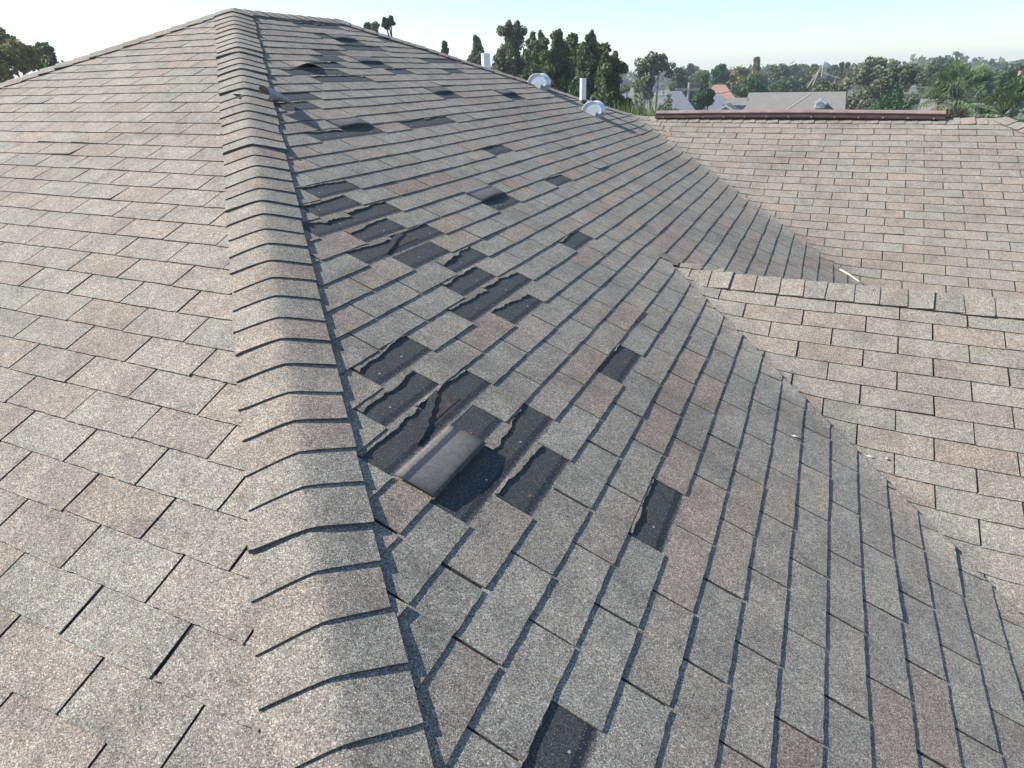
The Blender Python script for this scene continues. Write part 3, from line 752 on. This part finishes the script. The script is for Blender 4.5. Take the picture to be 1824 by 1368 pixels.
# --- left edge
tree(0,62,24,124,'broad','yellow','yellowish leafy tree at the left edge of the picture',dens=2.4)
tree(78,82,26,60,'spire','mid','small dark conifer tip beside the yellowish tree on the left',dens=1.2)
# --- behind the ridge
tree(691,32,30,34,'broad','dark','small round dark crown peeping over the roof ridge',dens=.7)
tree(659,44,33,22,'spire','mid','tiny tree tip just left of the round crown over the ridge',dens=.8)
tree(792,76,34,20,'spire','dark','lone tuft of dark foliage over the far hip',dens=.8)
tree(848,66,34,70,'spire','olive','pale feathery tree behind the wide white pipe',dens=1.0)
tree(913,40,30,90,'spire','olive','tallest pale feathery tree right of the wide pipe',dens=1.1)
tree(956,60,28,80,'spire','mid','slim feathery tree between the tall pale one and the dark group',dens=1.1)
tree(995,58,25,100,'spire','mid','green bushy evergreen at the left of the tight dark group',dens=1.3)
tree(1022,64,27,100,'spire','mid','mid-green evergreen in the middle of the tight group',dens=1.3)
tree(1052,61,24,104,'spire','dark','dark evergreen with the highest tips, right of the group middle',dens=1.4)
tree(1086,98,23,90,'spire','mid','lower green evergreen closing the group on the right',dens=1.4)
tree(965,118,21,90,'bush','mid','bushy undergrowth below the feathery trees beyond the hip',dens=1.2)
tree(1075,135,20,80,'bush','mid','green undergrowth at the foot of the dark conifers',dens=1.2)
# --- centre right
tree(1010,84,28,110,'broad','mid','rounded green crown filling the gaps inside the dark evergreen group',dens=1.9)
tree(1064,80,27,100,'broad','mid','rounded green crown behind the right half of the evergreen group',dens=1.9)
tree(1160,95,42,88,'broad','olive','grey-green spreading oak beyond the left end of the maroon ridge vent',dens=1.3,bark=M_BARKP)
tree(1108,112,60,34,'broad','mid','small flat-topped tree between the conifers and the grey-green oak',dens=.8)
tree(1215,124,75,64,'broad','dark','dark tree right of the grey-green oak',dens=1.2)
tree(1257,125,48,50,'bush','green','bright green cone-shaped tree beside the orange roof',dens=1.7)
tree(1285,114,85,46,'broad','green','loose pale tree above the orange roof',dens=.9)
tree(1240,120,120,60,'broad','mid','distant rounded tree over the green cone-shaped tree')
tree(1352,104,95,44,'spire','yellow','tall yellow-tipped tree over the grey gabled roof',dens=1.2)
tree(1325,124,90,70,'broad','yellow','broad yellow-green tree left of the grey gabled roof')
tree(1345,138,70,84,'broad','green','dense green tree right behind the orange roof',dens=1.2)
tree(1388,117,100,60,'broad','mid','mid-green rounded tree above the grey roof ridge')
tree(1425,116,130,50,'broad','dark','far rounded dark tree over the grey roof')
tree(1450,119,125,46,'broad','mid','far tree just left of the leaning masts')
tree(1485,120,125,30,'broad','mid','far tree just right of the leaning masts')
tree(1505,113,110,22,'spire','mid','single slim tree right of the leaning masts',dens=.7)
tree(1408,142,80,80,'broad','dark','dark green tree behind the middle of the grey roof',dens=1.2)
tree(1470,146,75,66,'broad','mid','low green tree behind the right end of the grey roof',dens=1.2)
tree(1505,138,66,44,'broad','yellow','rusty yellow bush right of the grey roof',dens=1.1)
tree(1558,107,58,90,'broad','olive','tall olive tree with a ragged top right of the grey roof',dens=1.5)
tree(1606,112,52,96,'broad','olive','largest loose olive tree left of the palm',dens=1.7)
tree(1600,150,44,90,'bush','green','bright green shrub mass below the olive trees',dens=1.7)
tree(1540,150,55,70,'bush','olive','olive shrub at the foot of the ragged tree',dens=1.4)
tree(1655,120,80,80,'broad','mid','mid-green tree behind the left palm')
tree(1690,112,120,100,'broad','dark','long dark crown on the skyline above the palm',dens=1.3)
tree(1760,121,100,90,'broad','mid','rounded tree on the skyline between the two palms')
tree(1812,118,90,60,'broad','olive','tree on the skyline at the right edge')
tree(1790,150,60,70,'bush','mid','dark shrub between the two palms',dens=1.2)

tree(1140,160,36,80,'bush','olive','grey-green undergrowth between the oak and the reeds',dens=1.6)
tree(1192,165,40,60,'bush','mid','low bush beside the blue-grey roofed house',dens=1.3)
tree(1700,178,41,100,'bush','mid','low shrubs at the foot of the large palm',dens=1.2)
def palm(px,ytop,dist,label,fr=2.0,nf=34,seed=3):
    rng=random.Random(seed); top=far_at(px,ytop,dist); b=Vector((top.x,top.y,ZG)); hub=Vector((top.x,top.y,top.z-fr*.78))
    root=empty('palm_tree',b); tag(root,label,'palm tree','cabbage palms at the right')
    tr=MB(); n=12; tr.tube([b+(hub-b)*(i/n)+Vector((.10*math.sin(i*.5),0,0)) for i in range(n+1)],[.24+.03*(i%2) for i in range(n+1)],9); tr.build('trunk',M_BARKP,root)
    for kind,cnt in (('live',nf),('dead',9)):
        cr=MB()
        for i in range(cnt):
            an=rng.uniform(0,6.283)
            el=rng.uniform(-.55,1.35) if kind=='live' else rng.uniform(-1.35,-.6)
            L=fr*rng.uniform(.55,.75)*(1 if kind=='live' else .7)
            d=Vector((math.cos(an)*math.cos(el),math.sin(an)*math.cos(el),math.sin(el))); side=d.cross(Vector((0,0,1))).normalized(); upv=side.cross(d)
            e=hub+d*L; cr.tube([hub,hub+d*L*.5+Vector((0,0,.04)),e],[.03,.022,.015],4,cap=False,col=(.6,0,0,1))
            for k in range(17):          # costapalmate fan with drooping tips
                a=(k/16-.5)*math.pi*1.35; fd=(d*math.cos(a)+side*math.sin(a)).normalized(); ll=fr*rng.uniform(.40,.52)*(1-.25*abs(a)/2)
                m1=e+fd*ll*.55+upv*.03; tip=e+fd*ll-Vector((0,0,ll*rng.uniform(.20,.5))); w_=.035
                pv=fd.cross(upv).normalized()*w_
                col=(min(1,max(0,rng.gauss(.55,.22))),0,0,1)
                cr.quad(e,m1+pv,tip,m1-pv,col)
        cr.build('frond_crown' if kind=='live' else 'dead_fronds',LM['palm' if kind=='live' else 'dead'],root)
palm(1718,114,38,'large palm with brown dead fronds near the right edge',1.75,46,5)
palm(1806,140,30,'smaller palm cut by the right edge of the picture',1.5,40,6)

# tall reed-like fronds just behind the far wing
def reeds(px,dist,label,seed,ytop):
    rng=random.Random(seed); top=far_at(px,ytop,dist); b=Vector((top.x,top.y,ZG)); root=empty('reed_clump',b); tag(root,label,'reeds','clumps of tall reeds behind the roof')
    mb=MB(); H=top.z-ZG
    for i in range(46):
        an=rng.uniform(0,6.28); r_=rng.uniform(0,.38); p=b+Vector((math.cos(an)*r_,math.sin(an)*r_,0)); lean=Vector((rng.gauss(0,.30),rng.gauss(0,.30),0)); h=H*rng.uniform(.90,1.0)
        w_=rng.uniform(.012,.028); sd=Vector((math.cos(an+1),math.sin(an+1),0)); col=(rng.random(),0,0,1)
        pts=[p,p+lean*.25+Vector((0,0,h*.5)),p+lean*.55+Vector((0,0,h*.8)),p+lean+Vector((0,0,h))]; ws=[w_,w_,w_*.9,.003]
        for a,c,wa,wc in zip(pts,pts[1:],ws,ws[1:]): mb.quad(a-sd*wa,a+sd*wa,c+sd*wc,c-sd*wc,col)
    mb.build('blades',LM['reed'],root)
for i,(px,yt) in enumerate([(1086,172),(1104,167),(1121,168),(1138,169),(1155,170),(1171,176)]):
    reeds(px,13+(i%2)*.8,['leftmost clump of tall yellow-green reeds, beside the dark conifers','second clump of reeds from the left behind the roof','third clump of reeds from the left, with pale blades','fourth clump of reeds from the left behind the roof','fifth clump of reeds from the left, near the maroon vent','rightmost low clump of reeds at the end of the maroon vent'][i],i+60,yt)

# distant wood on the horizon: one mass
mb=MB(); rng=random.Random(77)
for i in range(420):
    px=rng.uniform(-700,2500); d=rng.uniform(190,420); p=far_at(px,116,d); h=rng.uniform(7.5,11.2)*(1.04 if px>1250 else 1)
    c=Vector((p.x,p.y,ZG+h*.62)); r_=rng.uniform(3,6)
    for _ in range(3):
        leaves(mb,c+Vector((rng.gauss(0,2.5),rng.gauss(0,2.5),rng.gauss(0,.8))),r_*.8,h*.30,60,1.5,rng,.1,rng.uniform(-.2,.2))
    mb.tube([(p.x,p.y,ZG),(p.x,p.y,ZG+h*.6)],[.3,.15],5,cap=False)
fw_=mb.build('distant_wood',LM['mid']); tag(fw_,'band of distant woodland along the horizon','woodland',kind='stuff')

# ------------------------------------------------------------------ neighbouring houses
M_RG=simple('grey_roof',(.185,.175,.16),.9,0,3,.10,.2); M_RB=simple('bluegrey_roof',(.13,.145,.17),.9,0,3,.1,.2); M_RO=simple('orange_roof',(.30,.17,.125),.9,0,3,.12,.2)
M_FLASH=simple('dull_flashing',(.36,.35,.33),.6)
M_WH=simple('white_wall',(.50,.51,.53),.8,0,3,.05); M_CR=simple('cream_wall',(.55,.47,.33),.85,0,3,.06)
def nhouse(pxL,pxR,yr,dist,wall,roofm,label,hr=1.9,depth=4.5,gable=False,yaw=0.0,over=.4,hip=0.0,group=None):
    L=far_at(pxL,yr,dist); R_=far_at(pxR,yr,dist); zr=(L.z+R_.z)/2; L.z=R_.z=zr
    X=(R_-L).normalized(); Yv=Vector((-X.y,X.x,0)); 
    if Yv.dot(FW)<0: Yv=-Yv
    mid=(L+R_)/2
    root=empty('neighbour_house',(mid.x,mid.y,ZG)); tag(root,label,'house','neighbouring houses')
    hl=(R_-L).length/2; ze=zr-hr
    def PT(a,b,z): return Vector((mid.x,mid.y,0))+X*a+Yv*b+Vector((0,0,z))
    wm=MB(); wm.box(PT(0,0,(ZG+ze)/2-.05),(hl+hip-.1,depth-over,(ze-ZG)/2),(X,Yv,Vector((0,0,1))))
    if not hip:
        for s in(-1,1):
            a=s*(hl-.12); i=[wm.vert(PT(a,-depth+over,ze-.1)),wm.vert(PT(a,depth-over,ze-.1)),wm.vert(PT(a,0,zr-.12))]; wm.face(i)
    wm.build('wall',wall,root)
    r=MB(); e=depth
    r.quad(PT(-hl-hip,-e,ze),PT(hl+hip,-e,ze),PT(hl,0,zr),PT(-hl,0,zr)); r.quad(PT(-hl-hip,e,ze),PT(-hl,0,zr),PT(hl,0,zr),PT(hl+hip,e,ze))
    if hip:
        i=[r.vert(PT(-hl-hip,-e,ze)),r.vert(PT(-hl-hip,e,ze)),r.vert(PT(-hl,0,zr))]; r.face(i); i=[r.vert(PT(hl+hip,-e,ze)),r.vert(PT(hl+hip,e,ze)),r.vert(PT(hl,0,zr))]; r.face(i)
    r.quad(PT(-hl-hip,-e,ze),PT(hl+hip,-e,ze),PT(hl+hip,-e,ze-.16),PT(-hl-hip,-e,ze-.16))
    r.quad(PT(-hl-hip,e,ze),PT(hl+hip,e,ze),PT(hl+hip,e,ze-.16),PT(-hl-hip,e,ze-.16))
    ro=r.build('roof',roofm,root)
    w=MB(); 
    for a in (-hl*.5,hl*.45):
        f=MB(); c=PT(a,-depth+over-.02,ZG+1.6); f.box(c,(.6,.03,.6),(X,Yv,Vector((0,0,1)))); fo=f.build('window',M_TRIM,root)
        gq=MB(); gq.box(c-Yv*.02,(.52,.02,.52),(X,Yv,Vector((0,0,1)))); gq.build('pane',M_GLASS,fo)
    return root,PT,zr,ze,X,Yv
def small_gable(root,PT,X,Yv,a,b0,z0,w_,h_,deep,roofm,wallm,arch=True):
    """a little front gable or dormer: cheeks, face, two roof planes"""
    wm=MB(); f=[PT(a-w_,b0,z0),PT(a+w_,b0,z0),PT(a+w_,b0,z0+h_),PT(a,b0,z0+h_+w_*.62),PT(a-w_,b0,z0+h_)]
    k=[q+Yv*deep for q in f]
    i=[wm.vert(q) for q in f]; wm.face(i)
    for p,q in ((0,4),(1,2)): wm.quad(f[p],f[q],k[q],k[p])
    d=wm.build('dormer',wallm,root)
    r=MB(); o=w_*.22; up=Vector((0,0,.05)); ap=f[3]+up-Yv*.15
    for s in(-1,1):
        e_=PT(a+s*(w_+o),b0,z0+h_-o*.62)+up-Yv*.15
        r.quad(e_,ap,ap+Yv*(deep+.15),e_+Yv*(deep+.15)); r.quad(e_,ap,ap-Vector((0,0,.13)),e_-Vector((0,0,.13)),mi=1)
    r.build('dormer_roof',[roofm,M_TRIM],d)
    if arch:
        g_=MB(); pts=[PT(a-w_*.5,b0-.02,z0+.1),PT(a+w_*.5,b0-.02,z0+.1)]+[PT(a+w_*.5*math.cos(t_*math.pi/8),b0-.02,z0+h_*.75+w_*.5*math.sin(t_*math.pi/8)) for t_ in range(9)]
        g_.face([g_.vert(p) for p in pts]); g_.build('louvre',M_GALV,d)
r1,PT,zr,ze,X,Yv=nhouse(1334,1507,164,50,M_WH,M_RG,'grey shingled house with a small arched dormer, behind the maroon ridge vent',hr=2.3,depth=6.0)
hl=(far_at(1507,164,50)-far_at(1334,164,50)).length/2; k_=hl/86.5       # metres per photo pixel at this house
small_gable(r1,PT,X,Yv,44*k_,-2.6,zr-25*k_,8*k_,9*k_,1.6,M_RG,M_WH)
small_gable(r1,PT,X,Yv,-114*k_,-5.0,zr-30*k_,16*k_,4*k_,2.4,M_RG,M_WH,False)
mb=MB(); a0,a1=-140*k_,-hl+.05; zt=zr-8*k_                                # lower wing of the same house to the left
mb.quad(PT(a0-.3,-4.9,ze-.05),PT(a1,-4.9,ze-.05),PT(a1,-.9,zt),PT(a0+.6,-.9,zt)); mb.quad(PT(a0-.3,3.0,ze-.05),PT(a1,3.0,ze-.05),PT(a1,-.9,zt),PT(a0+.6,-.9,zt))
mb.build('roof',M_RG,r1)
mb=MB(); mb.box(PT((a0+a1)/2,-1.0,(ZG+ze)/2-.1),((a1-a0)/2-.1,3.4,(ze-ZG)/2-.05),(X,Yv,Vector((0,0,1)))); mb.build('wall',M_WH,r1)
mb=MB()                                                                    # pale valley metal running down the roof
for p,q in (((25*k_,-.3,zr-.07),(-30*k_,-3.6,zr-.3-2.3*.60+.05)),((40*k_,-2.5,zr-.92),(5*k_,-4.4,zr-1.62))):
    A=PT(p[0],p[1],zr+p[1]*(zr-ze)/6.0+.05);B=PT(q[0],q[1],zr+q[1]*(zr-ze)/6.0+.05); mb.quad(A,A+X*.05,B+X*.05,B)
mb.build('valley_flashing',M_FLASH,r1)
nhouse(1192,1213,162,46,M_WH,M_RB,'blue-grey roofed white house between the oak and the green cone-shaped tree',hr=1.4,depth=3.2,hip=1.3)
nhouse(1272,1292,151,82,M_CR,M_RO,'orange-roofed house beyond the bright green tree',hr=1.9,depth=4,hip=1.8)
nhouse(1265,1287,170,58,M_WH,M_RB,'low pale house partly hidden right of the bright green tree',hr=1.0,depth=3,hip=1.0)
nhouse(1640,1672,176,50,M_CR,M_RG,'cream walled house glimpsed left of the large palm trunk',hr=.9,depth=3)
nhouse(1725,1752,184,47,M_CR,M_RG,'cream walled house glimpsed between the palm trunks',hr=.8,depth=3)

# ------------------------------------------------------------------ poles and lines
M_POLE=simple('pole_wood',(.30,.27,.24),.85,0,8,.2); M_WIRE=simple('wire',(.12,.12,.13),.6)
def pole(px,ytop,dist,label,name='utility_pole',arm=True,lean=0,r=.13):
    t=far_at(px,ytop,dist); b=Vector((t.x,t.y,ZG)); root=empty(name,b); tag(root,label,'utility pole' if arm else 'mast','poles among the trees')
    mb=MB(); mb.tube([b-RT*lean,t],[r*1.2,r*.8],8); mb.build('shaft',M_POLE,root)
    if arm:
        mb=MB(); mb.box(t-Vector((0,0,.5)),(1.1,.06,.07),(RT,Vector((-RT.y,RT.x,0)),Vector((0,0,1)))); mb.build('crossarm',M_POLE,root)
    return t
t1=pole(1228,147,60,'weathered utility pole beside the blue-grey roof')
t2=pole(1467,118,90,'upright mast in the cluster of leaning masts',arm=False)
pole(1461,121,92,'slightly leaning mast in the cluster over the grey roof',arm=False,lean=2.2,r=.10)
pole(1458,127,94,'most strongly leaning mast of the cluster',arm=False,lean=4.5,r=.10)
t3=pole(1819,126,45,'pale utility pole at the right edge beside the small palm')
def wire(a,b,sag,label):
    a=Vector(a);b=Vector(b); mb=MB(); n=18; mb.tube([a.lerp(b,i/n)-Vector((0,0,sag*4*(i/n)*(1-i/n))) for i in range(n+1)],.028,4,cap=False)
    o=mb.build('power_line',M_WIRE); tag(o,label,'power line','overhead power lines')
wire(t2-Vector((0,0,.6)),t3-Vector((0,0,.5)),.8,'overhead line running right from the masts to the pole at the right edge')
wire(t1-Vector((0,0,.5)),far_at(1120,155,75),.6,'overhead line running left from the pole by the blue-grey roof')
wire(t1-Vector((0,0,.5)),far_at(1330,150,80),.6,'overhead line running right from the pole by the blue-grey roof')

# ------------------------------------------------------------------ litter on the roof
def onW1(px,py,h=.012):
    d=ray(px,py); n=Vector(nL); k=(H1+h-n.dot(CAM))/n.dot(d); return CAM+d*k
def onR(px,py,h=.01):
    d=ray(px,py); n=Vector(nR); k=(h-n.dot(CAM))/n.dot(d); return CAM+d*k
M_STICK=simple('bleached_wood',(.62,.55,.50),.8,0,30,.2); M_NEEDLE=simple('dry_needle',(.38,.27,.18),.8); M_BIT=simple('pale_chip',(.42,.39,.35),.8)
a,b=onW1(1496,480,.075),onW1(1531,502,.055); mb=MB(); mb.tube([a,(a+b)/2+Vector((0,0,.006)),b],[.006,.008,.004],7)
tag(mb.build('stick',M_STICK),'bleached stick lying in the far valley above the small ridge','stick')
for i,(q,w_,lb) in enumerate((((1180,222),(1176,232),'bent dry pine needle lying at the top of the far valley'),((1176,234),(1182,241),'short dry pine needle just below the bent one in the valley'),((1188,233),(1194,240),'short dry pine needle to the right of the bent one'))):
    a,b=onW1(*q,.012),onW1(*w_,.012); mb=MB(); mb.tube([a,(a+b)/2+Vector((.01,0,.006)),b],[.004,.004,.003],5); tag(mb.build('pine_needle',M_NEEDLE),lb,'pine needle','dry needles in the far valley')
for i,(px,py,s,lb) in enumerate(((1416,777,.010,'pale chip on the slope left of the near valley'),(1513,800,.007,'tiny pale chip at the edge of the near valley'),(1549,813,.012,'largest pale chip, lying just right of the near valley'),(1580,817,.008,'tan chip farthest right of the near valley'))):
    c=onR(px,py,.012) if px<1520 else None
    if c is None:
        d=ray(px,py); n=Vector(nL); c=CAM+d*((H2+.012-n.dot(CAM))/n.dot(d))
    mb=MB(); rg=random.Random(i); ring=[mb.vert(c+Vector((math.cos(k)*s*rg.uniform(.6,1.2)*1.5,math.sin(k)*s*rg.uniform(.5,1),rg.uniform(0,.003)))) for k in range(6)]; tp=mb.vert(c+Vector((0,0,.006)))
    for k in range(6): mb.face((ring[k],ring[(k+1)%6],tp))
    tag(mb.build('debris_chip',M_BIT),lb,'debris','pale chips near the near valley')

# ------------------------------------------------------------------ air
hm=bpy.data.materials.new('haze'); hm.use_nodes=True; hn=hm.node_tree; hn.nodes.remove(hn.nodes['Principled BSDF'])
pv=hn.nodes.new('ShaderNodeVolumePrincipled'); pv.inputs['Color'].default_value=(.80,.88,1,1); pv.inputs['Density'].default_value=.0012; pv.inputs['Anisotropy'].default_value=.3
hn.links.new(pv.outputs[0],hn.nodes['Material Output'].inputs['Volume'])
mb=MB(); mb.box((0,0,(ZG-1+14)/2),(900,900,(14-ZG+1)/2)); hz=mb.build('haze',hm,recalc=True); tag(hz,kind='stuff')
